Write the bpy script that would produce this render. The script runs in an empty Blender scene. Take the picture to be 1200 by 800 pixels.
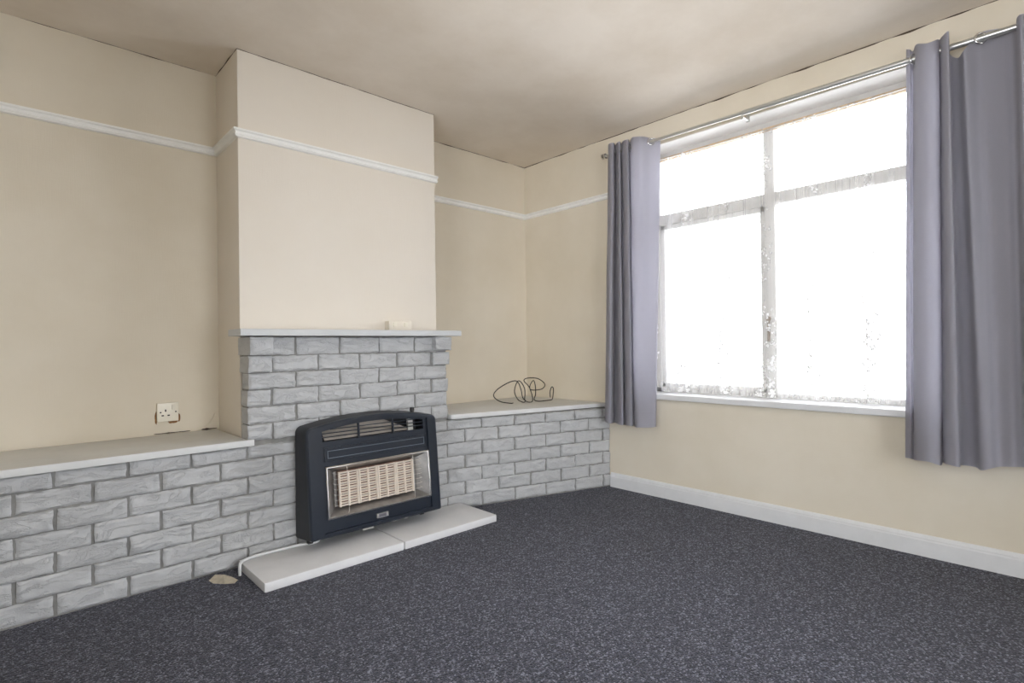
import bpy, bmesh, math, random
from mathutils import Vector, Matrix, noise
random.seed(7)
S = bpy.context.scene
C = S.collection
PI = math.pi
H = 2.45                      # ceiling height (m)

# ------------------------------------------------------------------ materials
def lin(c):
    return tuple((v/12.92 if v <= .04045 else ((v+.055)/1.055)**2.4) for v in (x/255 for x in c)) + (1,)

class NT:
    def __init__(s, name):
        s.m = bpy.data.materials.new(name); s.m.use_nodes = True
        s.t = s.m.node_tree; s.b = s.t.nodes['Principled BSDF']; s.out = s.t.nodes['Material Output']
    def n(s, typ, **kw):
        nd = s.t.nodes.new(typ)
        for k, v in kw.items():
            if k in nd.inputs: nd.inputs[k].default_value = v
            else: setattr(nd, k, v)
        return nd
    def l(s, a, b): s.t.links.new(a, b)
    def coords(s, scale=(1, 1, 1)):
        tc = s.n('ShaderNodeTexCoord'); mp = s.n('ShaderNodeMapping'); mp.inputs['Scale'].default_value = scale
        s.l(tc.outputs['Object'], mp.inputs['Vector']); return mp.outputs['Vector']
    def noise(s, vec, scale, detail=4, rough=.55):
        t = s.n('ShaderNodeTexNoise'); t.inputs['Scale'].default_value = scale
        t.inputs['Detail'].default_value = detail; t.inputs['Roughness'].default_value = rough
        s.l(vec, t.inputs['Vector']); return t.outputs['Fac']
    def ramp(s, fac, stops):
        r = s.n('ShaderNodeValToRGB'); e = r.color_ramp.elements
        while len(e) < len(stops): e.new(.5)
        for i, (p, c) in enumerate(stops):
            e[i].position = p; e[i].color = c if len(c) == 4 else lin(c)
        s.l(fac, r.inputs['Fac']); return r.outputs['Color']
    def mix(s, fac, a, b, mode='MIX'):
        x = s.n('ShaderNodeMix', data_type='RGBA', blend_type=mode)
        for sock, v in ((x.inputs[0], fac), (x.inputs[6], a), (x.inputs[7], b)):
            if hasattr(v, 'links'): s.l(v, sock)
            else: sock.default_value = v
        return x.outputs[2]
    def bump(s, h, strength, dist=.002):
        b = s.n('ShaderNodeBump'); b.inputs['Strength'].default_value = strength; b.inputs['Distance'].default_value = dist
        s.l(h, b.inputs['Height']); s.l(b.outputs['Normal'], s.b.inputs['Normal']); return b
    def base(s, v, rough=.8, metal=0, spec=.5):
        if hasattr(v, 'links'): s.l(v, s.b.inputs['Base Color'])
        else: s.b.inputs['Base Color'].default_value = v
        s.b.inputs['Roughness'].default_value = rough; s.b.inputs['Metallic'].default_value = metal
        s.b.inputs['Specular IOR Level'].default_value = spec
        return s

def painted(name, col, rough=.6, var=.06, scale=9, bump=.25, bscale=120, spec=.35, dirt=None, dirt_amt=.5, stretch=(1, 1, 1)):
    """matt or satin paint with faint unevenness, optional worn specks"""
    k = NT(name); v = k.coords(stretch)
    c = lin(col); d = tuple(x*(1-var*2.2) for x in c[:3])+(1,)
    colr = k.mix(k.ramp(k.noise(v, scale, 5), [(.3, (0, 0, 0, 1)), (.7, (1, 1, 1, 1))]), d, c)
    if dirt:
        f = k.ramp(k.noise(v, 14, 8, .7), [(.66, (0, 0, 0, 1)), (.72, (1, 1, 1, 1))])
        sc = k.n('ShaderNodeMath', operation='MULTIPLY'); k.l(f, sc.inputs[0]); sc.inputs[1].default_value = dirt_amt
        colr = k.mix(sc.outputs[0], colr, lin(dirt))
    k.base(colr, rough, 0, spec)
    if bump: k.bump(k.noise(v, bscale, 3), bump, .0015)
    return k.m

def simple(name, col, rough=.5, metal=0, spec=.5):
    return NT(name).base(lin(col), rough, metal, spec).m

def paper_wall(name, col, mottled=.05):
    """cream painted wallpaper: fine vertical weave, faint blotches"""
    k = NT(name); v = k.coords(); c = lin(col)
    d = (c[0]*(1-mottled*1.6), c[1]*(1-mottled*1.9), c[2]*(1-mottled*2.6), 1)
    big = k.ramp(k.noise(v, 1.7, 6, .6), [(.32, (0, 0, 0, 1)), (.68, (1, 1, 1, 1))])
    colr = k.mix(big, d, c)
    sp = k.ramp(k.noise(v, 26, 6, .75), [(.70, (0, 0, 0, 1)), (.80, (.35, .35, .35, 1))])
    colr = k.mix(sp, colr, lin((165, 145, 110)))
    k.base(colr, .75, 0, .25)
    v2 = k.coords((260, 260, 14)); v3 = k.coords((14, 14, 260))
    a = k.noise(v2, 1, 2); b = k.noise(v3, 1, 2)
    ad = k.n('ShaderNodeMath', operation='ADD'); k.l(a, ad.inputs[0]); k.l(b, ad.inputs[1])
    k.bump(ad.outputs[0], .22, .0015)
    return k.m

M = {}
M['wall'] = paper_wall('cream wallpaper', (222, 214, 198))
M['chimney'] = paper_wall('pale cream wallpaper', (226, 219, 208), .025)
def ceiling_mat():
    k = NT('cream ceiling paint'); v = k.coords()
    big = k.ramp(k.noise(v, 1.3, 7, .62), [(.35, (0, 0, 0, 1)), (.62, (1, 1, 1, 1))])
    colr = k.mix(big, lin((216, 205, 190)), lin((230, 221, 209)))
    k.base(colr, .9, 0, .1); k.bump(k.noise(v, 90, 4), .25, .002); return k.m
M['ceiling'] = ceiling_mat()
M['white'] = painted('white gloss paint', (222, 223, 224), .4, .03, 12, .08, 60, .5, (170, 155, 130), .25)
M['rail'] = painted('white rail paint', (240, 240, 237), .5, .03, 12, .1, 60)
M['caulk'] = painted('grey brown crack', (98, 84, 70), .9, .2, 30)
def brick_mat():
    k = NT('grey brick paint'); v = k.coords(); c = lin((191, 192, 193))
    f = k.ramp(k.noise(k.coords((1, 1, 3)), 9, 6, .65), [(.3, (0, 0, 0, 1)), (.7, (1, 1, 1, 1))])
    colr = k.mix(f, tuple(x*.86 for x in c[:3])+(1,), c)
    sp = k.ramp(k.noise(v, 34, 6, .8), [(.72, (0, 0, 0, 1)), (.76, (.55, .55, .55, 1))])
    colr = k.mix(sp, colr, lin((112, 104, 98)))
    k.base(colr, .55, 0, .35)
    cr = k.n('ShaderNodeTexNoise'); cr.inputs['Scale'].default_value = 7; cr.inputs['Detail'].default_value = 7; cr.inputs['Roughness'].default_value = .62
    cr.inputs['Distortion'].default_value = 1.2; k.l(k.coords((1, 1, 2.6)), cr.inputs['Vector'])
    ridge = k.ramp(cr.outputs['Fac'], [(.46, (1, 1, 1, 1)), (.50, (0, 0, 0, 1)), (.54, (1, 1, 1, 1))])
    b1 = k.n('ShaderNodeBump'); b1.inputs['Strength'].default_value = .55; b1.inputs['Distance'].default_value = .005; k.l(ridge, b1.inputs['Height'])
    b2 = k.n('ShaderNodeBump'); b2.inputs['Strength'].default_value = .6; b2.inputs['Distance'].default_value = .003
    k.l(k.noise(v, 55, 6, .7), b2.inputs['Height']); k.l(b1.outputs['Normal'], b2.inputs['Normal']); k.l(b2.outputs['Normal'], k.b.inputs['Normal'])
    return k.m
M['brick'] = brick_mat()
M['mortar'] = painted('dull grey mortar', (150, 149, 146), .9, .12, 25, .6, 120, .2, (70, 55, 45), .8)
M['shelf'] = painted('grey ledge paint', (216, 217, 216), .5, .04, 8, .12, 60, .4)
M['mantel'] = painted('pale grey mantel paint', (198, 200, 201), .45, .03, 10, .1, 60, .4)
M['hearth'] = painted('pale grey hearth paint', (224, 224, 225), .55, .04, 8, .15, 80, .35, (150, 145, 135), .25)

def carpet_mat():
    k = NT('charcoal loop carpet'); v = k.coords()
    vo = k.n('ShaderNodeTexVoronoi', feature='F1'); vo.inputs['Scale'].default_value = 190; k.l(v, vo.inputs['Vector'])
    sep = k.n('ShaderNodeSeparateColor'); k.l(vo.outputs['Color'], sep.inputs[0])
    colr = k.ramp(sep.outputs[0], [(0, (42, 43, 52)), (.45, (58, 60, 71)), (.78, (82, 84, 96)), (1, (134, 136, 148))])
    n2 = k.ramp(k.noise(v, 45, 3, .6), [(.3, (.72, .72, .74, 1)), (.7, (1.18, 1.18, 1.2, 1))])
    colr = k.mix(1.0, colr, n2, 'MULTIPLY')
    k.base(colr, 1, 0, .05); k.b.inputs['Sheen Weight'].default_value = .15
    hh = k.n('ShaderNodeMath', operation='SUBTRACT'); hh.inputs[0].default_value = 1; k.l(vo.outputs['Distance'], hh.inputs[1])
    k.bump(hh.outputs[0], .9, .004); return k.m
M['carpet'] = carpet_mat()

def fabric(name, col):
    k = NT(name); v = k.coords((700, 700, 700)); c = lin(col)
    colr = k.mix(k.noise(v, 1, 2), tuple(x*.88 for x in c[:3])+(1,), tuple(min(1, x*1.1) for x in c[:3])+(1,))
    k.base(colr, .85, 0, .2); k.b.inputs['Sheen Weight'].default_value = .25
    k.bump(k.noise(k.coords((500, 500, 60)), 1, 2), .12, .001)
    tr = k.n('ShaderNodeBsdfTranslucent'); k.l(colr, tr.inputs['Color'])
    mx = k.n('ShaderNodeMixShader'); mx.inputs[0].default_value = .12
    k.l(k.b.outputs[0], mx.inputs[1]); k.l(tr.outputs[0], mx.inputs[2]); k.l(mx.outputs[0], k.out.inputs[0])
    return k.m
M['curtain'] = fabric('lilac grey curtain cloth', (192, 191, 200))
M['heater'] = painted('dark blue grey enamel', (31, 38, 49), .32, .05, 20, .08, 200, .5)
M['heater_side'] = painted('charcoal casing', (42, 44, 48), .5, .05, 20, .1, 200, .4)
M['heater_in'] = simple('dark heater inside', (26, 26, 28), .6)
M['deflector'] = painted('heat stained steel', (196, 186, 174), .45, .2, 6, .1, 60, .5)
M['deflector'].node_tree.nodes['Principled BSDF'].inputs['Metallic'].default_value = .1
M['trim_metal'] = simple('thin bright edge', (120, 130, 142), .35, .3)
M['chrome'] = simple('chrome', (215, 215, 215), .14, 1)
M['steel'] = painted('brushed steel', (190, 188, 186), .3, .16, 18, .1, 90, .5, (120, 105, 90), .35)
M['steel'].node_tree.nodes['Principled BSDF'].inputs['Metallic'].default_value = .85
M['clay'] = painted('white fireclay', (236, 224, 210), .85, .04, 30, .2, 150, .2)
M['clay_dark'] = painted('pinkish brown fireclay', (128, 98, 84), .9, .12, 30, .2, 120, .2)
M['wire'] = simple('pale guard wire', (216, 212, 206), .35, .5)
M['rodmetal'] = simple('brushed rod metal', (205, 205, 202), .3, .8)
M['black'] = simple('black rubber', (24, 23, 24), .45)
M['cream_plastic'] = painted('aged cream plastic', (226, 218, 204), .4, .03, 30, 0, 60, .5)
M['socket'] = painted('cream white plastic', (232, 226, 210), .35, .03, 40, 0, 60, .5, (150, 120, 85), .5)
M['hole'] = simple('dark slot', (30, 25, 22), .8)
M['stain'] = painted('bare brown plaster', (150, 110, 70), .95, .2, 60)
M['paper'] = painted('yellowed flake', (246, 238, 220), .85, .12, 60, .2, 100, .2)
M['frame'] = painted('off white window paint', (205, 203, 200), .45, .04, 14, .1, 60, .4, (165, 135, 95), .35)
M['wood'] = painted('pale bare wood', (206, 176, 138), .6, .1, 4, .15, 60, .3, None, 0, (30, 3, 30))

def glass_mat():
    k = NT('window glass'); k.t.nodes.remove(k.b)
    tr = k.n('ShaderNodeBsdfTransparent'); gl = k.n('ShaderNodeBsdfGlossy'); gl.inputs['Roughness'].default_value = .02
    fr = k.n('ShaderNodeFresnel'); fr.inputs['IOR'].default_value = 1.45
    mx = k.n('ShaderNodeMixShader'); k.l(fr.outputs[0], mx.inputs[0]); k.l(tr.outputs[0], mx.inputs[1]); k.l(gl.outputs[0], mx.inputs[2])
    k.l(mx.outputs[0], k.out.inputs[0]); return k.m
M['glass'] = glass_mat()

def net_mat():
    """white net: open mesh, thicker embroidered sprays in columns, denser towards the hem"""
    k = NT('white lace net'); k.t.nodes.remove(k.b)
    tc = k.n('ShaderNodeTexCoord'); sp = k.n('ShaderNodeSeparateXYZ'); k.l(tc.outputs['Object'], sp.inputs[0])
    def mth(op, a, b=None):
        m = k.n('ShaderNodeMath', operation=op)
        for i, v in enumerate((a, b)):
            if v is None: continue
            if hasattr(v, 'links'): k.l(v, m.inputs[i])
            else: m.inputs[i].default_value = v
        return m.outputs[0]
    v = k.coords()
    wob = k.noise(v, 3, 3)
    col = mth('SINE', mth('ADD', mth('MULTIPLY', sp.outputs[1], 2*PI/.26), mth('MULTIPLY', wob, 5.0)))
    colm = k.ramp(col, [(.45, (0, 0, 0, 1)), (.75, (1, 1, 1, 1))])
    vo = k.n('ShaderNodeTexVoronoi', feature='F1'); vo.inputs['Scale'].default_value = 55; k.l(v, vo.inputs['Vector'])
    petal = k.ramp(vo.outputs['Distance'], [(.44, (1, 1, 1, 1)), (.56, (0, 0, 0, 1))])
    blot = k.ramp(k.noise(v, 9, 4, .65), [(.46, (0, 0, 0, 1)), (.56, (1, 1, 1, 1))])
    low = k.n('ShaderNodeMapRange'); k.l(sp.outputs[2], low.inputs[0])
    low.inputs[1].default_value = 1.25; low.inputs[2].default_value = .85; low.inputs[3].default_value = .16; low.inputs[4].default_value = 1
    spray = mth('MULTIPLY', mth('MULTIPLY', colm, petal), mth('MULTIPLY', blot, low.outputs[0]))
    spray = k.ramp(spray, [(.05, (0, 0, 0, 1)), (.20, (1, 1, 1, 1))])
    hem = k.n('ShaderNodeMapRange'); k.l(sp.outputs[2], hem.inputs[0])
    hem.inputs[1].default_value = .76; hem.inputs[2].default_value = .70; hem.inputs[3].default_value = 0; hem.inputs[4].default_value = .2
    hemp = mth('MULTIPLY', hem.outputs[0], k.ramp(k.noise(v, 22, 3), [(.4, (.1, .1, .1, 1)), (.6, (1, 1, 1, 1))]))
    fold = k.n('ShaderNodeMapRange'); k.l(k.noise(k.coords((1, 26, .5)), 1, 3, .6), fold.inputs[0])
    fold.inputs[1].default_value = .3; fold.inputs[2].default_value = .7; fold.inputs[3].default_value = .14; fold.inputs[4].default_value = .36
    dens = mth('ADD', mth('ADD', fold.outputs[0], mth('MULTIPLY', spray, .97)), hemp)
    dens = mth('MINIMUM', dens, .985)
    di = k.n('ShaderNodeBsdfDiffuse'); di.inputs['Color'].default_value = (.86, .86, .86, 1)
    tl = k.n('ShaderNodeBsdfTranslucent'); tl.inputs['Color'].default_value = (.8, .8, .8, 1)
    cl = k.n('ShaderNodeMixShader'); k.l(mth('SUBTRACT', .22, mth('MULTIPLY', mth('MINIMUM', spray, 1), .195)), cl.inputs[0]); k.l(di.outputs[0], cl.inputs[1]); k.l(tl.outputs[0], cl.inputs[2])
    tr = k.n('ShaderNodeBsdfTransparent')
    mx = k.n('ShaderNodeMixShader'); k.l(dens, mx.inputs[0]); k.l(tr.outputs[0], mx.inputs[1]); k.l(cl.outputs[0], mx.inputs[2])
    k.l(mx.outputs[0], k.out.inputs[0]); return k.m
M['net'] = net_mat()

# ------------------------------------------------------------------ mesh helpers
def wloc(o):
    v = Vector((0, 0, 0))
    while o: v += o.location; o = o.parent
    return v
def obj(name, bm, mat, parent=None, smooth=None, loc=None):
    """link bm (world coordinates) as one mesh object; loc puts its origin there"""
    me = bpy.data.meshes.new(name)
    off = wloc(parent) if parent else Vector((0, 0, 0))
    if loc is not None: off = Vector(loc)
    bmesh.ops.translate(bm, verts=bm.verts, vec=-off)
    bmesh.ops.recalc_face_normals(bm, faces=bm.faces) if not getattr(bm, 'keep', False) else None
    bm.to_mesh(me); bm.free()
    for m in (mat if isinstance(mat, (list, tuple)) else [mat]): me.materials.append(m)
    if smooth is not None:
        me.polygons.foreach_set('use_smooth', [True]*len(me.polygons)); me.set_sharp_from_angle(angle=math.radians(smooth))
    o = bpy.data.objects.new(name, me); C.objects.link(o)
    if parent: o.parent = parent
    elif loc is not None: o.location = loc
    return o
def thing(name, label, cat, loc, group=None):
    o = bpy.data.objects.new(name, None); C.objects.link(o); o.location = loc; o.empty_display_size = .05
    o['label'] = label; o['category'] = cat
    if group: o['group'] = group
    return o
def tag(o, label, cat, group=None):
    o['label'] = label; o['category'] = cat
    if group: o['group'] = group
    return o
def struct(name, bm, mat, label=None, parent=None, smooth=None):
    o = obj(name, bm, mat, parent, smooth)
    if not parent:
        o['kind'] = 'structure'
        if label: o['label'] = label
    return o
def NB(): return bmesh.new()
def box(bm, x0, x1, y0, y1, z0, z1, bev=0, mi=0):
    vs = [bm.verts.new((x, y, z)) for z in (z0, z1) for y in (y0, y1) for x in (x0, x1)]
    fs = [bm.faces.new([vs[i] for i in q]) for q in ((0, 2, 3, 1), (4, 5, 7, 6), (0, 1, 5, 4), (2, 6, 7, 3), (1, 3, 7, 5), (0, 4, 6, 2))]
    for f in fs: f.material_index = mi
    if bev:
        r = bmesh.ops.bevel(bm, geom=list({e for f in fs for e in f.edges}), offset=bev, segments=2, affect='EDGES', profile=.6)
        for f in r['faces']: f.material_index = mi
    return bm
def tube(bm, pts, r, seg=8, closed=False, mi=0):
    pts = [Vector(p) for p in pts]; n = len(pts); rings = []
    up = Vector((0, 0, 1)); prev = None
    for i, p in enumerate(pts):
        if closed: t = pts[(i+1) % n]-pts[i-1]
        else: t = pts[min(i+1, n-1)]-pts[max(i-1, 0)]
        t.normalize()
        if prev is None:
            a = t.cross(up)
            if a.length < .05: a = t.cross(Vector((1, 0, 0)))
        else: a = prev-t*prev.dot(t)
        a.normalize(); b = t.cross(a); prev = a
        rr = r[i] if isinstance(r, (list, tuple)) else r
        rings.append([bm.verts.new(p+(a*math.cos(2*PI*k/seg)+b*math.sin(2*PI*k/seg))*rr) for k in range(seg)])
    for i in range(n if closed else n-1):
        A, B = rings[i], rings[(i+1) % n]
        for k in range(seg):
            f = bm.faces.new((A[k], A[(k+1) % seg], B[(k+1) % seg], B[k])); f.material_index = mi
    if not closed:
        bm.faces.new(rings[0][::-1]).material_index = mi; bm.faces.new(rings[-1]).material_index = mi
    return bm
def lathe(bm, c, axis, prof, seg=20, mi=0):
    """profile of (along, radius) revolved about axis through c"""
    c = Vector(c); ax = Vector(axis).normalized(); a = ax.orthogonal().normalized(); b = ax.cross(a)
    rings = [[bm.verts.new(c+ax*h+(a*math.cos(2*PI*k/seg)+b*math.sin(2*PI*k/seg))*max(r, 1e-4)) for k in range(seg)] for h, r in prof]
    for A, B in zip(rings, rings[1:]):
        for k in range(seg):
            bm.faces.new((A[k], A[(k+1) % seg], B[(k+1) % seg], B[k])).material_index = mi
    bm.faces.new(rings[0][::-1]).material_index = mi; bm.faces.new(rings[-1]).material_index = mi
    return bm
def sweep(bm, path, prof, zup=True):
    """sweep a closed (out, z) profile along a plan path, mitred; out is measured to the right of travel"""
    P = [Vector(p) for p in path]; rings = []
    for i, p in enumerate(P):
        d0 = (P[i]-P[i-1]).normalized() if i else None
        d1 = (P[i+1]-P[i]).normalized() if i < len(P)-1 else None
        d0 = d0 or d1; d1 = d1 or d0
        n0 = Vector((d0.y, -d0.x)); n1 = Vector((d1.y, -d1.x)); m = (n0+n1); m = m/m.length_squared*2 if m.length > .01 else n0
        rings.append([bm.verts.new((p.x+m.x*o, p.y+m.y*o, z)) for o, z in prof])
    k = len(prof)
    for A, B in zip(rings, rings[1:]):
        for j in range(k): bm.faces.new((A[j], A[(j+1) % k], B[(j+1) % k], B[j]))
    bm.faces.new(rings[0]); bm.faces.new(rings[-1][::-1])
    return bm
def slab(bm, outline, z0, z1, bev=.004):
    """plan polygon extruded up, edges eased"""
    lo = [bm.verts.new((x, y, z0)) for x, y in outline]; hi = [bm.verts.new((x, y, z1)) for x, y in outline]
    n = len(outline); fs = [bm.faces.new(lo[::-1]), bm.faces.new(hi)]
    for i in range(n): fs.append(bm.faces.new((lo[i], lo[(i+1) % n], hi[(i+1) % n], hi[i])))
    if bev: bmesh.ops.bevel(bm, geom=list({e for f in fs for e in f.edges}), offset=bev, segments=2, affect='EDGES', profile=.6)
    return bm

# ------------------------------------------------------------------ room shell
XL, YB = -4.35, -4.7                 # side wall and rear wall (behind the camera)
CX0, CX1, CD = -2.289, -1.144, .36   # chimney breast
WY0, WY1, WZ0, WZ1, WD = -2.66, -1.09, .636, 2.292, .27   # window opening and wall thickness
struct('floor', box(NB(), XL-.2, WD, YB-.2, .2, -.1, 0), M['carpet'], 'dark charcoal loop pile carpet covering the whole floor')
struct('ceiling', box(NB(), XL-.2, WD, YB-.2, .2, H, H+.1), M['ceiling'], 'uneven cream painted ceiling')
struct('wall_left', box(NB(), XL-.2, 0, 0, .2, 0, H), M['wall'], 'cream wall behind the chimney breast')
struct('wall_chimney', box(NB(), CX0, CX1, -CD, .02, 0, H, .004), M['chimney'], 'pale cream chimney breast above the brick fireplace')
b = NB()
box(b, 0, WD, WY1, .2, 0, H); box(b, 0, WD, YB-.2, WY0, 0, H)
box(b, 0, WD, WY0, WY1, 0, WZ0); box(b, 0, WD, WY0, WY1, WZ1, H)
struct('wall_right', b, M['wall'], 'cream wall holding the bright window')
SY0, SY1, SZ0, SZ1 = -4.5, -2.0, .5, 2.2   # unseen side window, added to bring fill light onto the window wall
b = NB()
box(b, XL-.2, XL, YB-.2, SY0, 0, H); box(b, XL-.2, XL, SY1, .2, 0, H); box(b, XL-.2, XL, SY0, SY1, 0, SZ0); box(b, XL-.2, XL, SY0, SY1, SZ1, H)
struct('wall_side', b, M['wall'])
b = NB()
for y in (SY0, (SY0+SY1)/2-.03, SY1-.06): box(b, XL-.13, XL-.07, y, y+.06, SZ0, SZ1, .004)
for z in (SZ0, SZ1-.06): box(b, XL-.13, XL-.07, SY0, SY1, z, z+.06, .004)
sw = struct('fill_window', b, M['frame'])
for y0, y1 in ((SY0+.06, (SY0+SY1)/2-.03), ((SY0+SY1)/2+.03, SY1-.06)): obj('pane', box(NB(), XL-.104, XL-.096, y0, y1, SZ0+.06, SZ1-.06), M['glass'], sw)
PX0, PX1, PZ1 = -2.9, -1.15, 2.15    # glazed opening added in the unseen rear wall for fill light
b = NB()
box(b, XL-.2, PX0, YB-.2, YB, 0, H); box(b, PX1, WD, YB-.2, YB, 0, H); box(b, PX0, PX1, YB-.2, YB, PZ1, H)
struct('wall_rear', b, M['wall'])
b = NB()
for x in (PX0, (PX0+PX1)/2-.05, PX1-.06): box(b, x, x+(.06 if x != (PX0+PX1)/2-.05 else .1), YB-.13, YB-.07, 0, PZ1, .004)
for z0, z1 in ((0, .09), (PZ1-.07, PZ1)): box(b, PX0, PX1, YB-.13, YB-.07, z0, z1, .004)
dr = struct('fill_door', b, M['white'])
for i in range(2):
    xa = PX0+.06 if i == 0 else (PX0+PX1)/2+.05; xb = (PX0+PX1)/2-.05 if i == 0 else PX1-.06
    obj('pane', box(NB(), xa, xb, YB-.104, YB-.096, .09, PZ1-.07), M['glass'], dr)

# picture rail, skirting, cracks along the ceiling edge
ZR = 2.020
rp = [(0, ZR), (.014, ZR+.003), (.018, ZR+.012), (.013, ZR+.018), (.015, ZR+.026), (.024, ZR+.032), (.024, ZR+.040), (.006, ZR+.042), (0, ZR+.041)]
struct('trim_1', sweep(NB(), [(XL, 0), (CX0, 0), (CX0, -CD), (CX1+.012, -CD)], rp), M['rail'], 'white picture rail along the left wall and round the chimney breast')
struct('trim_2', sweep(NB(), [(CX1, 0), (0, 0), (0, WY1+.02)], rp), M['rail'], 'white picture rail round the far corner of the room')
sk = [(0, 0), (.018, 0), (.018, .072), (.015, .078), (.015, .084), (.010, .093), (.004, .098), (0, .098)]
struct('baseboard_right', sweep(NB(), [(0, -.835), (0, YB)], sk), M['white'], 'white skirting board under the window')
def crack(name, a, c, r, n, label, drop=0):
    b = NB(); a, c = Vector(a), Vector(c); pts, rr = [], []
    for i in range(n+1):
        p = a.lerp(c, i/n); j = noise.noise_vector(p*7+Vector((3, 1, 2)))
        pts.append(p+Vector((0, 0, j.z*.004-drop))); rr.append(r*max(.15, .7+1.1*noise.noise(p*11)))
    return struct(name, tube(b, pts, rr, 5), M['caulk'], label)
crack('trim_3', (XL, 0, H), (CX0, 0, H), .003, 80, 'cracked joint between ceiling and left wall')
crack('trim_4', (CX0, -CD, H), (CX1, -CD, H), .0028, 60, 'cracked joint above the chimney breast')
crack('trim_5', (CX1, 0, H), (0, 0, H), .0035, 60, 'cracked joint above the alcove')
crack('trim_6', (0, 0, H), (0, -3.6, H), .0055, 150, 'dark cracked joint above the window wall')
crack('trim_7', (CX0, 0, H), (CX0, -CD, H), .0028, 20, 'cracked joint at the chimney side')

# ------------------------------------------------------------------ window
wn = bpy.data.objects.new('window_1', None); C.objects.link(wn); wn.location = (.2, (WY0+WY1)/2, WZ0)
wn['kind'] = 'structure'; wn['label'] = 'four pane window with a lace net behind lilac grey curtains'
FX0, FX1 = .165, .225
MY0, MY1 = -1.905, -1.845
TZ0, TZ1 = 1.80, 1.872
b = NB()
box(b, FX0, FX1, WY0, WY0+.055, WZ0, WZ1, .004); box(b, FX0, FX1, WY1-.055, WY1, WZ0, WZ1, .004)
box(b, FX0, FX1, WY0, WY1, WZ1-.042, WZ1, .004); box(b, FX0, FX1, WY0, WY1, WZ0, WZ0+.065, .004)
obj('window_frame', b, M['frame'], wn)
obj('head_bead', box(NB(), FX0-.012, FX0+.01, WY0+.02, WY1-.02, WZ1-.058, WZ1-.036, .003), M['wood'], wn)['label'] = 'bare wood bead under the frame head'
obj('mullion', box(NB(), FX0-.004, FX1, MY0, MY1, WZ0+.05, WZ1-.03, .004), M['frame'], wn)
obj('transom', box(NB(), FX0-.002, FX1, WY0+.04, WY1-.04, TZ0, TZ1, .004), M['frame'], wn)
# opening casement sash behind the lower left light
b = NB(); ya, yb, za, zb = MY1, WY1-.055, WZ0+.065, TZ0
for y0, y1, z0, z1 in ((ya, ya+.03, za, zb), (yb-.03, yb, za, zb), (ya, yb, za, za+.03), (ya, yb, zb-.03, zb)): box(b, FX0+.01, FX1-.01, y0, y1, z0, z1, .003)
obj('casement_sash', b, M['frame'], wn)
for y0, y1, z0, z1 in ((WY0+.055, MY0, WZ0+.065, TZ0), (ya+.03, yb-.03, za+.03, zb-.03), (WY0+.055, MY0, TZ1, WZ1-.042), (MY1, WY1-.055, TZ1, WZ1-.042)):
    obj('pane', box(NB(), .193, .199, y0-.004, y1+.004, z0-.004, z1+.004), M['glass'], wn)
b = NB(); lathe(b, (FX0-.004, -1.862, 1.135), (-1, 0, 0), [(0, .014), (.006, .014), (.009, .009)], 12); box(b, FX0-.014, FX0-.004, -1.870, -1.856, 1.00, 1.135, .003)
obj('window_handle', b, simple('aged brass', (120, 100, 78), .5, .4), wn)['label'] = 'small aged brass window handle'
sillb = slab(NB(), [(-.03, WY0-.012), (FX0+.01, WY0-.012), (FX0+.01, WY1+.012), (-.03, WY1+.012)], WZ0, .671, .006)
obj('window_sill', sillb, M['white'], wn)['label'] = 'white painted window sill board'

b = NB(); box(b, .002, FX0+.005, WY0, WY1, WZ1-.004, WZ1+.001)
for y0, y1 in ((WY0-.001, WY0+.004), (WY1-.004, WY1+.001)): box(b, .002, FX0+.005, y0, y1, .671, WZ1)
struct('trim_11', b, painted('white reveal paint', (236, 234, 231), .6, .04, 5, .15, 60), 'white painted reveal round the window')
# lace net hung inside the reveal
def net():
    bm = NB(); ny, nz = 260, 60; g = []
    for j in range(nz+1):
        t = j/nz; row = []
        for i in range(ny+1):
            y = WY0+.008+(WY1-WY0-.016)*i/ny
            z = 2.243-.008*abs(noise.noise((y*40, 0, 5)))+(.679-2.243)*t if j == 0 else 2.243+(.679-2.243)*t
            ph = y*2*PI/.06+1.6*noise.noise((y*5, .4, 0))*3
            amp = .006+.006*t
            x = .128+amp*math.sin(ph)+.010*noise.noise((y*3, t*1.5, 2))-.03*max(0, t-.93)/.07*abs(noise.noise((y*6, 1, 9)))
            row.append(bm.verts.new((x, y, z)))
        g.append(row)
    for j in range(nz):
        for i in range(ny): bm.faces.new((g[j][i], g[j][i+1], g[j+1][i+1], g[j+1][i]))
    return bm
nt = thing('net_curtain', 'white lace net curtain hanging across the bright window', 'net curtain', (.128, (WY0+WY1)/2, .679))
o = obj('lace', net(), M['net'], nt, 60)
# material uses world-like object coordinates: keep the lace origin at world zero
o.data.transform(Matrix.Translation(wloc(nt))); o.location = -nt.location
b = NB(); tube(b, [(.128, WY0, 2.238), (.128, (WY0+WY1)/2, 2.230), (.128, WY1, 2.238)], .0025, 6)
obj('hanging_wire', b, M['rodmetal'], nt)

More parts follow.
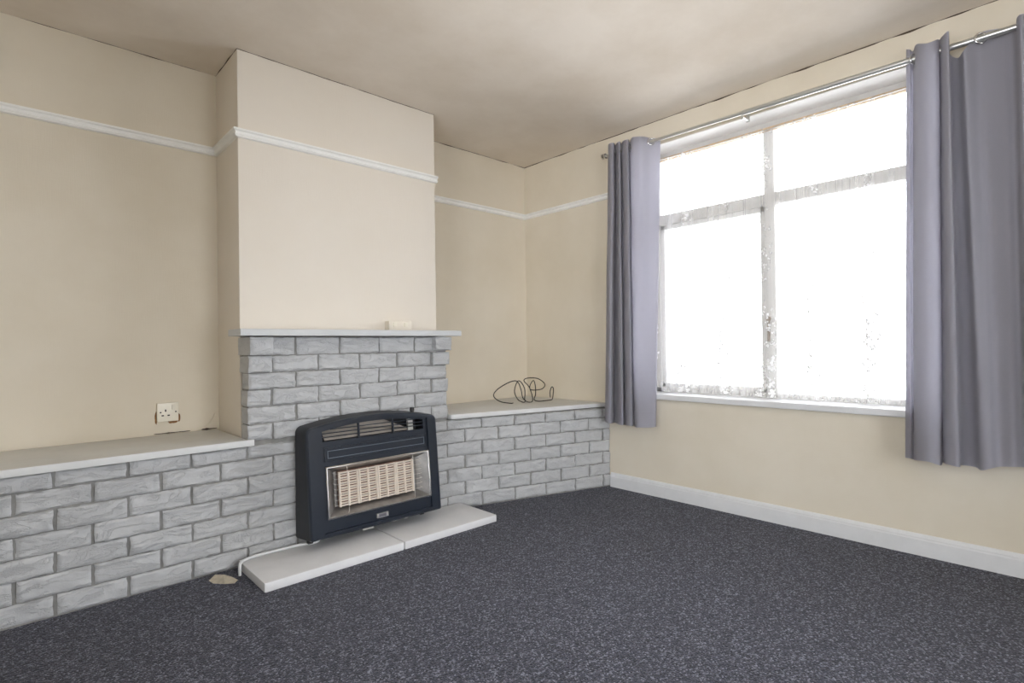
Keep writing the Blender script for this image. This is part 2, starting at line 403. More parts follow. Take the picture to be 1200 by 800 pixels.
# ------------------------------------------------------------------ curtains
def catmull(P, n):
    out = []
    for i in range(len(P)-1):
        p0, p1, p2, p3 = P[max(i-1, 0)], P[i], P[i+1], P[min(i+2, len(P)-1)]
        for k in range(n):
            t = k/n; out.append(.5*((2*p1)+(p2-p0)*t+(2*p0-5*p1+4*p2-p3)*t*t+(3*p1-p0-3*p2+p3)*t**3))
    out.append(P[-1].copy()); return out
def drape(ctrl, seed, flat_bottom=None):
    top = catmull([Vector(c[0]) for c in ctrl], 8); bot = catmull([Vector(c[1]) for c in ctrl], 8)
    bm = NB(); nz = 70; g = []
    for j in range(nz+1):
        t = j/nz; row = []
        for i, (a, c) in enumerate(zip(top, bot)):
            s = t**.9
            p = a.lerp(c, s)
            q = Vector((p.y*7, p.z*2.2, seed)); w = noise.noise(q)
            p.x += .007*w*math.sin(PI*min(1, t*1.4+.02))
            # soft crosswise creases low down, from being folded in the packet
            for zc, am in ((.78, .006), (.62, .004)):
                d = (p.z-zc-.05*noise.noise((p.y*9, seed, zc)))/.012
                if abs(d) < 3: p.x += am*math.exp(-d*d)*max(0, noise.noise((p.y*10, zc*5, seed+3))+.1)*2
            p.x = min(p.x, -.008 if p.z > .70 or p.z < .6 else -.036)
            row.append(bm.verts.new(p))
        g.append(row)
    for j in range(nz):
        for i in range(len(top)-1): bm.faces.new((g[j][i], g[j][i+1], g[j+1][i+1], g[j+1][i]))
    geom = list(bm.faces)
    bmesh.ops.solidify(bm, geom=geom, thickness=.0022)
    return bm
LC = [([-.05, -.882, 2.375], [-.05, -.821, .458]), ([-.13, -.952, 2.351], [-.13, -.897, .466]), ([-.13, -.987, 2.346], [-.13, -.932, .463]),
      ([-.05, -.943, 2.362], [-.05, -.901, .458]), ([-.11, -1.0, 2.348], [-.11, -.98, .46]), ([-.12, -1.031, 2.345], [-.12, -1.022, .46]),
      ([-.05, -.992, 2.356], [-.05, -.986, .454]), ([-.11, -1.048, 2.346], [-.11, -1.042, .461]), ([-.12, -1.095, 2.34], [-.12, -1.096, .461]),
      ([-.05, -1.06, 2.346], [-.05, -1.061, .456]), ([-.115, -1.122, 2.345], [-.12, -1.119, .458]), ([-.128, -1.160, 2.336], [-.142, -1.150, .460]), ([-.128, -1.203, 2.326], [-.132, -1.182, .461]),
      ([-.085, -1.238, 2.318], [-.11, -1.214, .462]), ([-.056, -1.268, 2.312], [-.075, -1.238, .465]), ([-.040, -1.286, 2.308], [-.048, -1.228, .466])]
RC = [([-.04, -2.583, 2.352], [-.04, -2.552, .451]), ([-.06, -2.6, 2.338], [-.06, -2.576, .454]), ([-.03, -2.607, 2.338], [-.035, -2.583, .446]),
      ([-.11, -2.634, 2.329], [-.11, -2.607, .458]), ([-.14, -2.676, 2.305], [-.14, -2.655, .463]), ([-.12, -2.712, 2.315], [-.12, -2.694, .45]),
      ([-.05, -2.707, 2.34], [-.05, -2.693, .454]), ([-.13, -2.728, 2.316], [-.13, -2.713, .462]), ([-.15, -2.754, 2.319], [-.15, -2.762, .458]),
      ([-.06, -2.738, 2.274], [-.06, -2.759, .451]), ([-.06, -2.77, 2.231], [-.06, -2.804, .45]), ([-.11, -2.799, 2.238], [-.11, -2.829, .448]),
      ([-.06, -2.836, 2.3], [-.12, -2.858, .461]), ([-.05, -2.863, 2.314], [-.1, -2.888, .471]), ([-.045, -2.917, 2.304], [-.12, -2.931, .48]),
      ([-.05, -2.954, 2.296], [-.11, -2.958, .482]), ([-.14, -2.968, 2.289], [-.14, -2.977, .487]), ([-.15, -2.988, 2.289], [-.15, -3.0, .492]),
      ([-.06, -3.02, 2.297], [-.06, -3.032, .479]), ([-.13, -3.083, 2.274], [-.13, -3.082, .488]), ([-.12, -3.133, 2.287], [-.12, -3.138, .486]),
      ([-.05, -3.184, 2.309], [-.06, -3.193, .469])]
zr = lambda y: 2.296+(y+.855)*.0098   # height of the rod
def eyelet(c, ax, par):
    ax = Vector(ax).normalized(); a = ax.orthogonal().normalized(); d = ax.cross(a)
    ring = [Vector(c)+(a*math.cos(2*PI*k/20)+d*math.sin(2*PI*k/20))*.021 for k in range(20)]
    return obj('eyelet', tube(NB(), ring, .0045, 8, True), M['chrome'], par, 60)
cl = thing('curtain', 'narrow lilac grey curtain bunched at the left end of the rod beside the alcove', 'curtain', (-.08, -1.05, .46), 'curtains at the window')
obj('cloth', drape(LC, 1.3), M['curtain'], cl, 50)
for y, ax in ((-1.085, (.5, 1, 0)), (-1.243, (.62, .78, 0))): eyelet((-.082, y, zr(y)), ax, cl)
cr = thing('curtain', 'wide lilac grey curtain sagging from the right end of the rod', 'curtain', (-.08, -2.88, .46), 'curtains at the window')
obj('cloth', drape(RC, 5.1), M['curtain'], cr, 50)
for y, ax in ((-2.62, (.7, 1, 0)), (-2.85, (.9, .5, 0))): eyelet((-.08, y, zr(y)), ax, cr)

rod = thing('curtain_rod', 'silver telescopic curtain rod above the window', 'curtain rod', (-.08, -2.0, 2.285))
b = NB(); tube(b, [(-.08, -.875, zr(-.875)), (-.08, -1.9, zr(-1.9))], .0105, 14); obj('inner_tube', b, M['rodmetal'], rod, 50)
b = NB(); tube(b, [(-.08, -1.83, zr(-1.83)), (-.08, -3.3, zr(-3.3))], .0135, 14); obj('outer_tube', b, M['rodmetal'], rod, 50)
b = NB(); lathe(b, (-.08, -.885, zr(-.88)), (0, 1, 0), [(0, .011), (.002, .018), (.012, .018), (.014, .009), (.02, .009), (.022, .018), (.032, .018), (.034, .011)], 18)
obj('finial', b, M['chrome'], rod, 40)
for y in (-1.83, -.905):
    b = NB(); z = zr(y)
    box(b, -.078, 0, y-.005, y+.005, z-.024, z-.015, .002); box(b, -.005, 0, y-.010, y+.010, z-.03, z+.02, .002); box(b, -.082, -.074, y-.006, y+.006, z-.036, z-.012, .002)
    obj('bracket', b, M['rodmetal'], rod)

# ------------------------------------------------------------------ painted brickwork
MOD, COURSE, BH, GAP = .2285, .0803, .0745, .0105
YF = -.478
A0 = -2.98                            # a head joint on the even courses
BEND = -1.125
RD = Vector((1.125, -.352, 0)).normalized()  # run of the angled wall right of the fireplace
RN = Vector((RD.y, -RD.x, 0))
def on_path(s):                       # s is x up to the bend, then run length along the angled wall
    r = .02
    if s <= BEND-r: return Vector((s, YF, 0)), Vector((0, -1, 0))
    if s >= BEND+r: return Vector((BEND, YF, 0))+RD*(s-BEND), RN
    t = (s-BEND+r)/(2*r); d = Vector((1, 0, 0)).lerp(RD, t).normalized()
    p0 = Vector((BEND-r, YF, 0)); p = p0+(Vector((1, 0, 0))*(2*r*(t-t*t/2))+RD*(2*r*t*t/2))
    return p, Vector((d.y, -d.x, 0))
def brick(bm, s0, s1, z0, z1, seed, proud=0, depth=.09, nx=None):
    """one rough faced brick following the wall line"""
    nx = nx or max(6, int((s1-s0)/.010)); nz = 8
    jx0, jx1, jz0, jz1 = [random.uniform(-.002, .002) for _ in range(4)]
    pr = random.uniform(-.0035, .0035); tilt = random.uniform(-.05, .04)
    g = []
    for j in range(nz+1):
        row = []
        for i in range(nx+1):
            u = i/nx*2-1; w = j/nz*2-1
            uu = math.copysign(abs(u)**.8, u); ww = math.copysign(abs(w)**.7, w)
            s = (s0+s1)/2+uu*((s1-s0)/2)+(jx0 if u < 0 else jx1)*abs(u)
            z = (z0+z1)/2+ww*((z1-z0)/2)+(jz0 if w < 0 else jz1)*abs(w)
            q = Vector((s*16, z*38, seed))
            edge = max(abs(u), abs(w))
            rag = .0036*noise.noise(Vector((s*45, z*45, seed+4)))
            if abs(u) > .98: s += rag
            if abs(w) > .98: z += rag*.9
            out = proud+pr+.0046*noise.noise(q)+.0016*noise.noise(q*2.7)+.0012*noise.noise(q*6.1)
            # a cleft or two from the split face
            cl_ = noise.noise(Vector((s*9+z*14, z*30-s*6, seed*3.1)))
            if abs(cl_) < .09: out -= .0042*(1-abs(cl_)/.09)*(.4+max(0, noise.noise(Vector((s*11, z*11, seed+9)))))
            out += .0022*(1 if noise.noise(Vector((s*7-z*9, z*26+s*8, seed*1.7))) > .12 else 0)
            out += tilt*(z-(z0+z1)/2)
            out -= .0055*max(0, (edge-.9)/.1)**2
            p, n = on_path(s)
            row.append(bm.verts.new(p+n*out+Vector((0, 0, z))))
        g.append(row)
    for j in range(nz):
        for i in range(nx): bm.faces.new((g[j][i], g[j][i+1], g[j+1][i+1], g[j+1][i]))
    # sides going back into the wall
    rim = [g[0][i] for i in range(nx+1)]+[g[j][nx] for j in range(1, nz+1)]+[g[nz][i] for i in range(nx-1, -1, -1)]+[g[j][0] for j in range(nz-1, 0, -1)]
    back = []
    for v in rim:
        s = min(max(v.co.x, s0), s1) if (s0+s1)/2 < BEND else None
        n = on_path((s0+s1)/2)[1]
        back.append(bm.verts.new(v.co-n*(depth+proud)))
    m = len(rim)
    for i in range(m): bm.faces.new((rim[i], back[i], back[(i+1) % m], rim[(i+1) % m]))
def course(r): return .007+COURSE*r
def row_bricks(r, lo, hi):
    off = A0 if r % 2 == 0 else A0+MOD/2
    k = math.floor((lo-off)/MOD)-1; out = []
    while off+k*MOD < hi:
        a, c = off+k*MOD+GAP/2, off+(k+1)*MOD-GAP/2; k += 1
        a2, c2 = max(a, lo), min(c, hi)
        if c2-a2 > .02: out.append((a2, c2))
    return out
def mortar(bm, s0, s1, z0, z1, rec=.0105, back=.09, n=None):
    f0 = len(bm.faces)
    n = n or max(1, int((s1-s0)/.05)); nz = max(1, int((z1-z0)/.02)); F = []; 
    for i in range(n+1):
        s = s0+(s1-s0)*i/n; p, nn = on_path(s)
        F.append([bm.verts.new(p-nn*(rec+.0022*noise.noise((s*30, (z0+(z1-z0)*j/nz)*30, 3)))+Vector((0, 0, z0+(z1-z0)*j/nz))) for j in range(nz+1)])
    B = []
    for i in range(n+1):
        s = s0+(s1-s0)*i/n; p, nn = on_path(s)
        B.append([bm.verts.new(p-nn*back+Vector((0, 0, z))) for z in (z0, z1)])
    for i in range(n):
        for j in range(nz): bm.faces.new((F[i][j], F[i+1][j], F[i+1][j+1], F[i][j+1]))
        bm.faces.new((B[i][0], B[i][1], B[i+1][1], B[i+1][0]))
        bm.faces.new((F[i][nz], F[i+1][nz], B[i+1][1], B[i][1])); bm.faces.new((F[i][0], B[i][0], B[i+1][0], F[i+1][0]))
    bm.faces.new([F[0][j] for j in range(nz+1)]+[B[0][1], B[0][0]])
    bm.faces.new([B[n][0], B[n][1]]+[F[n][j] for j in range(nz, -1, -1)])
    bm.faces.ensure_lookup_table()
    for f in bm.faces[f0:]: f.material_index = 1
FX_L, FX_R = -2.291, -1.148            # fireplace edges
fp = thing('brick_fireplace', 'grey painted brick fireplace surround with a projecting mantel shelf on the chimney breast', 'fireplace', ((FX_L+FX_R)/2, YF, 0))
wl = thing('low_brick_wall', 'long low grey painted brick wall with a ledge left of the fireplace', 'brick wall', (-3.3, YF, 0), 'low brick walls beside the fireplace')
wr = thing('low_brick_wall', 'short angled grey painted brick wall with a ledge right of the fireplace', 'brick wall', (-.6, -.6, 0), 'low brick walls beside the fireplace')
bf, bl, br = NB(), NB(), NB()
END = BEND+math.hypot(1.125, .352)-.004
SPL, SPR = [], []                      # where each low course hands over between the objects
for r in range(13):
    z0 = course(r); z1 = z0+BH
    if r < 7:
        if r == 6: z1 = .546
        cells = row_bricks(r, XL+.01, END)
        for a, c in cells:
            mid = (a+c)/2
            tgt = bl if mid < FX_L else (br if mid > FX_R else bf)
            brick(tgt, a, c, z0, z1, r*13.7+mid*5)
    else:
        if r == 12: z1 = 1.054
        for a, c in row_bricks(r, FX_L, FX_R):
            if r == 11 and (a < FX_L+.01 or c > FX_R-.01): continue   # the lower corbels sit here
            brick(bf, a, c, z0, z1, r*13.7+(a+c)*2.5)
mortar(bl, XL+.01, FX_L+.008, 0, .548); mortar(bf, FX_L+.006, FX_R-.006, 0, 1.056, back=.1); mortar(br, FX_R-.006, END, 0, .552)
M2 = [M['brick'], M['mortar']]
obj('brickwork', bf, M2, fp, 42); obj('brickwork', bl, M2, wl, 42); obj('brickwork', br, M2, wr, 42)
for a, c in ((FX_L, -2.185+.003), (-1.265+.003, FX_R)):
    b = NB(); brick(b, a, c-GAP/2 if a == FX_L else c, course(12)+.004, 1.056, 31+a, .045, .13); obj('corbel', b, M['brick'], fp, 42)
    b = NB(); brick(b, a, c-GAP/2 if a == FX_L else c, course(11), course(11)+BH, 47+a, .020, .11); obj('corbel', b, M['brick'], fp, 42)
b = slab(NB(), [(-2.342, -CD-.003), (-2.342, -.552), (-1.096, -.552), (-1.096, -CD-.003)], 1.0605, 1.0925, .003)
obj('mantel_shelf', b, M['mantel'], fp, 40)['label'] = 'smooth pale grey mantel shelf'
b = slab(NB(), [(XL+.01, -.003), (XL+.01, -.503), (-2.272, -.503), (-2.272, -.492), (-2.303, -.489), (-2.303, -.003)], .552, .581, .003)
obj('ledge', b, M['shelf'], wl, 40)['label'] = 'smooth grey ledge board'
e1 = Vector((BEND, YF, 0))+RD*.005+RN*.022; e2 = Vector((-.004, -.800, 0))
b = slab(NB(), [(CX1+.004, -.003), (CX1+.004, -.496), (e1.x, e1.y-.003), (e2.x, e2.y), (-.004, -.003)], .556, .584, .003)
obj('ledge', b, M['shelf'], wr, 40)['label'] = 'smooth grey ledge board'

# ------------------------------------------------------------------ hearth
def hearth(x0, x1, label, seed):
    b = slab(NB(), [(x0, -.488), (x0, -.832), (x1, -.832), (x1, -.488)], 0, .040, .006)
    o = obj('hearth_slab', b, M['hearth'], None, 40, ((x0+x1)/2, -.66, 0))
    return tag(o, label, 'hearth slab', 'hearth slabs')
hearth(-2.343, -1.684, 'left half of the pale grey hearth slab under the heater', 1)
hearth(-1.678, -1.078, 'right half of the pale grey hearth slab running past the heater', 2)

# ------------------------------------------------------------------ gas heater
HX = -1.708
yf = lambda z: -.665+.09*(z-.09)
gh = thing('gas_heater', 'dark blue grey wall mounted gas heater with white fireclay radiants on the brick fireplace', 'gas heater', (HX, -.57, .04))
arch = lambda X: .655-.31*X*X
def outline(ins=0, n=28):
    """front outline, clockwise from the lower left, as (X, z)"""
    w, zb = .372-ins, .092+ins; pts = []
    def arc(cx, cz, r, a0, a1, k=6):
        for i in range(k+1):
            a = math.radians(a0+(a1-a0)*i/k); pts.append((cx+r*math.cos(a), cz+r*math.sin(a)))
    rb = max(.003, .012-ins); rt = max(.008, .036-ins)
    arc(-w+rb, zb+rb, rb, 270, 180, 4)
    zt = arch(w-rt)-ins-rt
    arc(-w+rt, zt, rt, 180, 98, 8)
    xs = w-rt-.01
    for i in range(1, n):
        X = -xs+2*xs*i/n; pts.append((X, arch(X)-ins))
    arc(w-rt, zt, rt, 82, 0, 8)
    arc(w-rb, zb+rb, rb, 0, -90, 4)
    return pts
def filled(bm, loops, mi=0, dy=0):
    """flat panel with holes on the sloping front plane; returns loops of verts"""
    V, E = [], []
    for lp in loops:
        vs = [bm.verts.new((HX+x, yf(z)+dy, z)) for x, z in lp]
        E += [bm.edges.new((vs[i], vs[(i+1) % len(vs)])) for i in range(len(vs))]; V.append(vs)
    r = bmesh.ops.triangle_fill(bm, use_beauty=True, use_dissolve=False, edges=E)
    for f in r['geom']:
        if isinstance(f, bmesh.types.BMFace): f.material_index = mi
    return V
def skirt(bm, vs, dy, mi=0):
    bk = [bm.verts.new(v.co+Vector((0, dy, 0))) for v in vs]; n = len(vs)
    for i in range(n): bm.faces.new((vs[i], vs[(i+1) % n], bk[(i+1) % n], bk[i])).material_index = mi
    return bk
def rect(x0, x1, z0, z1): return [(x0, z0), (x0, z1), (x1, z1), (x1, z0)]
def arched(x0, x1, z0, drop, n=14):
    return [(x0, z0)]+[(x0+(x1-x0)*i/n, arch(x0+(x1-x0)*i/n)-drop) for i in range(n+1)]+[(x1, z0)]
# casing: rounded shell with side columns, open in the middle for the front panel
b = NB(); rings = []
for ins, dy, back in ((0, 0, True), (0, .014, False), (.003, .004, False), (.011, 0, False)):
    rings.append([b.verts.new((HX+x, (-.49 if back else yf(z)+dy), z-(.02 if back and z < .12 else 0))) for x, z in outline(ins)])
for k, (A, B) in enumerate(zip(rings, rings[1:])):
    n = len(A)
    for i in range(n): b.faces.new((A[i], A[(i+1) % n], B[(i+1) % n], B[i])).material_index = 1 if k == 0 else 0
b.faces.new(rings[0]).material_index = 1
V = filled(b, [outline(.011), arched(-.300, .310, .108, .022)])
skirt(b, V[1], .03)
casing = obj('casing', b, [M['heater'], M['heater_side']], gh, 32)
# front panel set back a little in the casing
b = NB()
V = filled(b, [arched(-.299, .309, .109, .0225), arched(-.290, .288, .545, .034), rect(-.281, .306, .180, .424)], 0, .009)
skirt(b, V[0], .02); skirt(b, V[1], .014); skirt(b, V[2], .012)
panel = obj('front_panel', b, M['heater'], gh, 32)
def bar(bm, x0, x1, z0, z1, d0, d1, mi=0):
    """bar lying on the sloping front, d0..d1 behind the casing plane"""
    vs = []
    for d in (d0, d1):
        for z in (z0, z1):
            for x in (x0, x1): vs.append(bm.verts.new((HX+x, yf(z)+d, z)))
    for q in ((0, 1, 3, 2), (4, 6, 7, 5), (0, 4, 5, 1), (2, 3, 7, 6), (1, 5, 7, 3), (0, 2, 6, 4)): bm.faces.new([vs[i] for i in q]).material_index = mi
def frame_bars(bm, x0, x1, z0, z1, w, d0, d1):
    bar(bm, x0, x1, z0, z0+w, d0, d1); bar(bm, x0, x1, z1-w, z1, d0, d1); bar(bm, x0, x0+w, z0, z1, d0, d1); bar(bm, x1-w, x1, z0, z1, d0, d1)
b = NB(); frame_bars(b, -.284, .300, .450, .516, .004, .005, .011); bar(b, -.279, .295, .455, .511, .0075, .011)
nm = obj('name_strip', b, M['heater'], gh)
b = NB(); frame_bars(b, -.268, .286, .464, .500, .0022, .0055, .009); obj('strip_outline', b, M['trim_metal'], nm)
b = NB(); bar(b, -.298, .308, .108, .118, -.003, .008); obj('bottom_lip', b, M['heater'], gh)
# convector vent: dark cavity, stained deflector sheet, slats and uprights
b = NB()
for x in (-.298, .294): bar(b, x, x+.003, .52, .600, .012, .10)
bar(b, -.30, .30, .515, .520, .012, .10)
vs = [b.verts.new((HX+x, yf(z)+.10, z)) for x, z in arched(-.298, .298, .515, .028)]; b.faces.new(vs)
vent = obj('vent', b, M['heater_in'], gh)
b = NB(); v = [b.verts.new((HX+x, yf(z)+d, z)) for x, z, d in ((-.27, .548, .03), (-.27, .612, .085), (.06, .622, .085), (.20, .56, .06), (.21, .548, .03))]; b.faces.new(v)
obj('deflector', b, M['deflector'], vent)['label'] = 'heat stained steel deflector'
b = NB(); bar(b, .205, .235, .54, .615, .03, .045); obj('valve_tube', b, M['rodmetal'], vent)
for k, z in enumerate((.564, .582, .600)):
    b = NB(); w = .289
    if arch(w)-.034 < z+.002: w = math.sqrt(max(0, (.655-.034-z-.002)/.31))
    bar(b, -w, w, z, z+.0035, .010, .022); obj('slat', b, M['heater'], vent)
for X in (-.099, .097):
    b = NB(); bar(b, X-.004, X+.004, .540, arch(X)-.032, .004, .016); obj('upright', b, M['heater'], vent)
# reflector: bright funnel from the front opening back to the radiants
b = NB()
o_ = [(-.281, .180, .004), (-.281, .424, .004), (.306, .424, .004), (.306, .180, .004)]
l_ = [(-.276, .185, .002), (-.276, .419, .002), (.301, .419, .002), (.301, .185, .002)]
i_ = [(-.222, .214, .055), (-.222, .386, .055), (.252, .386, .055), (.252, .214, .055)]
R = [[b.verts.new((HX+x, yf(z)+d, z)) for x, z, d in q] for q in (o_, l_, i_)]
for A, B in zip(R, R[1:]):
    for k in range(4): b.faces.new((A[k], A[(k+1) % 4], B[(k+1) % 4], B[k]))
bk = [b.verts.new((HX+x, yf(z)+.062, z)) for x, z, d in i_]
for k in range(4): b.faces.new((R[2][k], R[2][(k+1) % 4], bk[(k+1) % 4], bk[k]))
b.faces.new(bk)
refl = obj('reflector', b, M['steel'], gh, 30); refl['label'] = 'bright steel reflector with heat stains'
b = NB(); frame_bars(b, -.284, .309, .177, .427, .005, -.001, .008); obj('reflector_rim', b, M['chrome'], refl)
# four fireclay radiants, each two columns of slots
X0, W = -.208, .1075
for k in range(4):
    x0 = X0+k*W+.002; x1 = X0+(k+1)*W-.002; b = NB()
    mid = (x0+x1)/2
    for a, c in ((x0, x0+.007), (mid-.003, mid+.003), (x1-.007, x1)): bar(b, a, c, .216, .384, .028, .046)
    nr = 13
    for j in range(nr+1):
        z = .218+(.384-.218-.006)*j/nr; bar(b, x0+.001, x1-.001, z, z+.0044, .031, .044)
    rad = obj('radiant', b, M['clay'], gh)
    b = NB(); bar(b, x0, x1, .214, .386, .042, .054); obj('backing', b, M['clay_dark'], rad)['label'] = 'pinkish brown fireclay backing'
# wire guard in front of the radiants
gd = obj('wire_guard', tube(NB(), [(HX+.200, yf(.19)+.004, .19), (HX+.200, yf(.19)-.006, .192), (HX+.200, yf(.415)-.006, .413), (HX+.200, yf(.415)+.004, .415)], .0016, 6), M['wire'], gh)
for z in (.232, .258, .283, .308, .333, .358, .383):
    y = yf(z)+.008
    pts = [(HX-.232, y+.035, z), (HX-.234, y+.006, z), (HX-.226, y, z), (HX+.240, y, z), (HX+.262, y+.004, z), (HX+.266, y+.035, z)]
    obj('guard_wire', tube(NB(), pts, .0011, 6), M['wire'], gd)
for X in (-.175,):
    obj('guard_wire', tube(NB(), [(HX+X, yf(.19)+.006, .19), (HX+X, yf(.2)-.001, .205), (HX+X, yf(.4)-.001, .400), (HX+X, yf(.415)+.006, .415)], .0014, 6), M['wire'], gd)
# badge: small bright plate, grey middle with worn marks
b = NB(); bar(b, -.028, .038, .130, .1515, -.001, .007); bd = obj('badge', b, M['rodmetal'], gh); bd['label'] = 'small silver maker plate'
b = NB(); bar(b, -.017, .026, .133, .1485, -.0018, .0)
obj('badge_inlay', b, simple('grey badge enamel', (120, 118, 126), .4), bd)
b = NB()
for k, X in enumerate((-.013, -.006, .001, .008, .015)):
    bar(b, X, X+.0042, .136, .1380, -.0024, 0); bar(b, X, X+.0013, .136, .1455, -.0024, 0)
    if k % 2: bar(b, X+.003, X+.0043, .136, .1455, -.0024, 0)
    else: bar(b, X, X+.0042, .1438, .1455, -.0024, 0)
obj('badge_marks', b, M['hole'], bd)
b = NB(); lathe(b, (HX+.235, -.585, .632), (0, 0, 1), [(0, .011), (.014, .011), (.016, .013), (.032, .012), (.034, .009)], 14); obj('control_knob', b, M['black'], gh, 40)
for X in (-.345, .285):
    b = NB(); box(b, HX+X-.012, HX+X+.012, -.60, -.575, .066, .095, .003); obj('foot', b, M['heater_in'], gh)
for X, w in ((-.06, .03), (.10, .012), (.17, .012)):
    b = NB(); box(b, HX+X-w, HX+X+w, -.61-.02*w/.03, -.56, .074, .096, .002); obj('gas_tap', b, M['rodmetal'], gh)

# painted gas pipe along the back of the hearth
pp = [(-1.99, -.555, .066), (-1.998, -.553, .056), (-2.02, -.545, .049), (-2.07, -.522, .048), (-2.17, -.516, .048), (-2.27, -.514, .048), (-2.325, -.528, .048), (-2.352, -.552, .046), (-2.360, -.568, .034), (-2.361, -.572, .012), (-2.361, -.573, 0)]
pv = catmull([Vector(p) for p in pp], 5)
tag(obj('gas_pipe', tube(NB(), pv, .0065, 10), M['white'], None, 60, (-2.361, -.573, 0)), 'thin white painted gas pipe along the back of the hearth', 'pipe')

# ------------------------------------------------------------------ small things
so = thing('wall_socket', 'aged cream single switched wall socket above the left ledge', 'socket', (-2.524, -.012, .645))
b = NB(); box(b, -2.5705, -2.4785, -.018, 0, .6455, .7385, .005); obj('face_plate', b, M['socket'], so, 40)
b = NB(); box(b, -2.508, -2.492, -.023, -.012, .703, .728, .003); obj('rocker_switch', b, M['socket'], so)
for x, z, w, h in ((-2.535, .700, .003, .0055), (-2.547, .676, .005, .003), (-2.522, .676, .005, .003)):
    obj('pin_slot', box(NB(), x-w, x+w, -.0186, -.017, z-h, z+h), M['hole'], so)
for x in (-2.556, -2.491):
    b = NB(); lathe(b, (x, -.017, .692), (0, -1, 0), [(0, .004), (.0018, .0036), (.0022, .002)], 10); obj('screw', b, M['hole'], so)
# broken paint beside the socket and along the ledge
b = NB()
def patch(bm, cx, cz, w, h, seed):
    vs = [bm.verts.new((cx+w*math.cos(a)*(1+.4*noise.noise((math.cos(a)*2, math.sin(a)*2, seed))), -.0015, cz+h*math.sin(a)*(1+.4*noise.noise((math.cos(a)*3, seed, math.sin(a)*3))))) for a in [2*PI*i/18 for i in range(18)]]
    f = bm.faces.new(vs); r = bmesh.ops.extrude_face_region(bm, geom=[f]); bmesh.ops.translate(bm, verts=[v for v in r['geom'] if isinstance(v, bmesh.types.BMVert)], vec=(0, .0015, 0))
patch(b, -2.500, .641, .022, .008, 1); patch(b, -2.572, .665, .006, .030, 2); patch(b, -2.474, .66, .006, .02, 4)
struct('trim_8', b, M['stain'], 'bare brown plaster round the socket')
b = NB()
for i in range(26):
    x = -2.62+.32*i/26
    if noise.noise((x*14, 2, 1)) > -.1: patch(b, x, .586, .012, .002+.005*max(0, noise.noise((x*30, 0, 8))), i)
struct('trim_9', b, M['caulk'], 'cracked gap between ledge and wall')
b = NB(); tube(b, [(-2.395, -.002, .585), (-2.37, -.004, .594), (-2.34, -.004, .613), (-2.318, -.004, .642), (-2.309, -.002, .665)], .004, 8)
struct('trim_10', b, M['wall'], 'painted over cable run up the wall corner')

bx = thing('socket_box', 'cream surface mounted switch box on the chimney breast just above the mantel', 'switch box', (-1.42, -CD, 1.0935))
b = NB(); box(b, -1.505, -1.362, -CD-.045, -CD, 1.094, 1.150, .004); obj('back_box', b, M['cream_plastic'], bx, 40)
b = NB(); box(b, -1.509, -1.358, -CD-.053, -CD-.045, 1.094, 1.153, .004); obj('face_plate', b, M['cream_plastic'], bx, 40)
for x in (-1.470, -1.398):
    b = NB(); box(b, x-.011, x+.011, -CD-.059, -CD-.050, 1.116, 1.142, .003); obj('rocker_switch', b, M['socket'], bx)

cp = [(-.470, -.330, .588), (-.500, -.335, .589), (-.565, -.30, .604), (-.590, -.26, .640), (-.555, -.25, .680), (-.475, -.275, .726), (-.418, -.30, .742), (-.392, -.31, .722),
      (-.382, -.325, .670), (-.378, -.335, .620), (-.362, -.345, .594), (-.40, -.36, .590), (-.432, -.34, .612), (-.425, -.30, .660), (-.385, -.27, .705), (-.345, -.255, .735), (-.318, -.262, .722),
      (-.315, -.29, .680), (-.345, -.325, .640), (-.372, -.35, .604), (-.362, -.37, .590), (-.318, -.372, .589), (-.285, -.34, .625), (-.278, -.30, .690), (-.300, -.27, .735), (-.255, -.265, .752), (-.165, -.275, .745),
      (-.105, -.285, .712), (-.098, -.29, .685), (-.145, -.30, .664), (-.225, -.305, .662), (-.275, -.31, .672), (-.290, -.325, .705), (-.270, -.34, .738), (-.262, -.35, .700),
      (-.275, -.365, .640), (-.300, -.375, .602), (-.275, -.392, .589), (-.215, -.402, .589), (-.150, -.400, .589), (-.110, -.380, .595), (-.075, -.355, .625), (-.050, -.335, .665), (-.058, -.325, .676), (-.085, -.335, .650), (-.105, -.35, .625), (-.112, -.36, .603)]
tag(obj('cable', tube(NB(), catmull([Vector(p) for p in cp], 6), .0035, 8), M['black'], None, 60, (-.33, -.33, .584)), 'thin black cable in loose loops on the right ledge', 'cable')

b = NB(); V3 = [(-2.478, -.543, .004), (-2.470, -.585, .003), (-2.437, -.628, .004), (-2.405, -.648, .003), (-2.385, -.629, .006), (-2.400, -.596, .014), (-2.419, -.552, .016), (-2.445, -.512, .012)]
vs = [b.verts.new(p) for p in V3]; c0 = b.verts.new((-2.430, -.585, .012)); c1 = b.verts.new((-2.445, -.560, .007))
for i in range(8): b.faces.new((vs[i], vs[(i+1) % 8], c0 if i in (2, 3, 4, 5) else c1))
b.faces.new((vs[2], c0, c1)); b.faces.new((vs[6], c1, c0))
bmesh.ops.solidify(b, geom=list(b.faces), thickness=.003)
tag(obj('paper_scrap', b, M['paper'], None, None, (-2.43, -.58, 0)), 'torn yellowed paper scrap on the carpet left of the hearth', 'scrap')

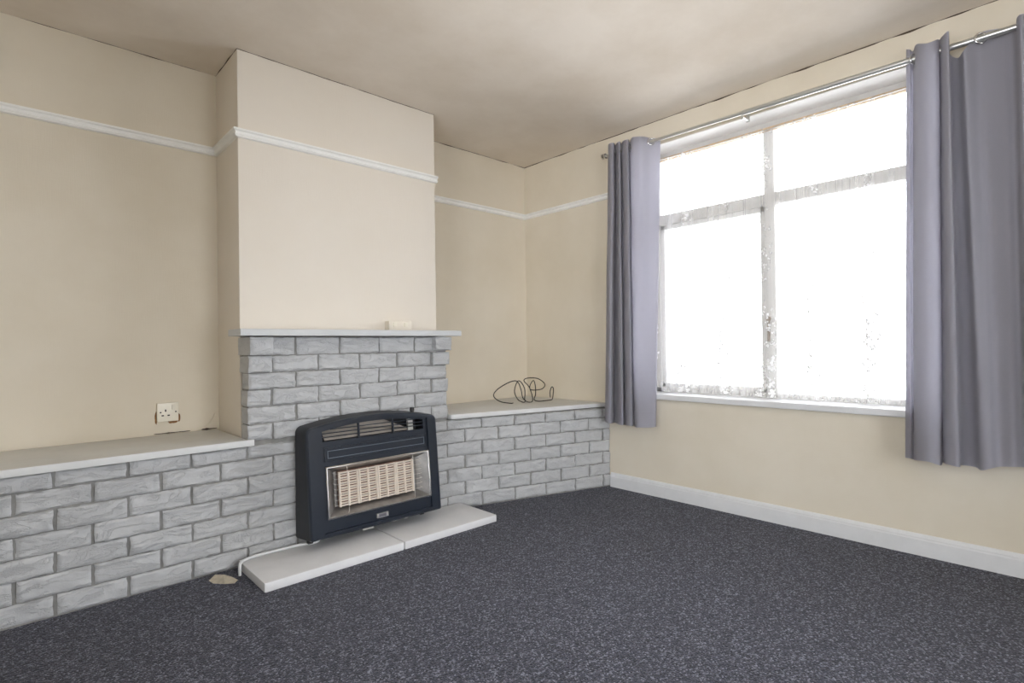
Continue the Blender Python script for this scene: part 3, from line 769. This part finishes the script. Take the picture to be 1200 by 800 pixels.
# ------------------------------------------------------------------ light
w = bpy.data.worlds.new('overcast sky'); S.world = w; w.use_nodes = True
wt = w.node_tree; bg = wt.nodes['Background']
tc = wt.nodes.new('ShaderNodeTexCoord'); sx = wt.nodes.new('ShaderNodeSeparateXYZ'); wt.links.new(tc.outputs['Generated'], sx.inputs[0])
rp_ = wt.nodes.new('ShaderNodeValToRGB'); e = rp_.color_ramp.elements     # pale ground below the horizon, bright overcast above
e[0].position = .49; e[0].color = (.97, .985, 1.01, 1); e[1].position = .53; e[1].color = (.95, .985, 1.04, 1)
mr = wt.nodes.new('ShaderNodeMapRange'); mr.inputs[1].default_value = -1; mr.inputs[2].default_value = 1
wt.links.new(sx.outputs[2], mr.inputs[0]); wt.links.new(mr.outputs[0], rp_.inputs[0]); wt.links.new(rp_.outputs[0], bg.inputs['Color'])
bg.inputs['Strength'].default_value = 11.3
def portal(name, loc, rot, sx, sy):
    l = bpy.data.lights.new(name, 'AREA'); l.shape = 'RECTANGLE'; l.size = sx; l.size_y = sy; l.cycles.is_portal = True
    o = bpy.data.objects.new(name, l); C.objects.link(o); o.location = loc; o.rotation_euler = rot
portal('window_daylight', (WD+.02, (WY0+WY1)/2, (WZ0+WZ1)/2), (0, PI/2, 0), WZ1-WZ0, WY1-WY0)
portal('fill_window_portal', (XL-.22, (SY0+SY1)/2, (SZ0+SZ1)/2), (0, -PI/2, 0), SZ1-SZ0, SY1-SY0)
portal('fill_door_portal', ((PX0+PX1)/2, YB-.22, PZ1/2), (PI/2, 0, 0), PX1-PX0, PZ1)

# unseen exterior pieces added to limit light through the side and rear openings
struct('light_block_roof', box(NB(), XL-7, XL-.2, YB-3, 3.5, 2.3, 2.4), M['white'])   # added roof, cuts the sky light entering the side opening
struct('light_block_wall', box(NB(), XL-7.1, XL-7, YB-3, 3.5, .3, 2.3), M['white'])  # added wall, blocks the low strip of sky left under the roof
struct('light_block_canopy', box(NB(), PX0-.6, PX1+.6, YB-1.15, YB-.2, PZ1+.1, PZ1+.18), M['white'])   # added canopy, trims the sky light entering the rear opening
struct('light_block_ground', box(NB(), XL+.5, 6, YB-9, YB-.21, -.2, -.05), painted('grey light block slab', (128, 126, 122), .9, .1, 3, .3, 40))  # added slab, dims the light coming up from the ground behind
# ------------------------------------------------------------------ camera
f, yaw, pitch, roll = 634.55, .7508, .00583, -.01345
cam = bpy.data.cameras.new('camera'); co = bpy.data.objects.new('camera', cam); C.objects.link(co)
cam.sensor_width = 36; cam.lens = f/1200*36; cam.clip_start = .02
fw = Vector((math.sin(yaw)*math.cos(pitch), math.cos(yaw)*math.cos(pitch), math.sin(pitch)))
rt = Vector((math.cos(yaw), -math.sin(yaw), 0)); up = rt.cross(fw)
c, s_ = math.cos(roll), math.sin(roll); r2 = rt*c+up*s_; u2 = up*c-rt*s_
mw = Matrix((r2, u2, -fw)).transposed().to_4x4(); mw.translation = (-3.1084, -3.1557, 1.0039)
co.matrix_world = mw
S.camera = co
S.view_settings.view_transform = 'Standard'; S.view_settings.look = 'None'; S.view_settings.gamma = 1
S.view_settings.use_curve_mapping = False; S.view_settings.exposure = 0
S.cycles.max_bounces = 14; S.cycles.diffuse_bounces = 8; S.cycles.transparent_max_bounces = 16; S.cycles.sample_clamp_indirect = 8
S.cycles.use_denoising = True
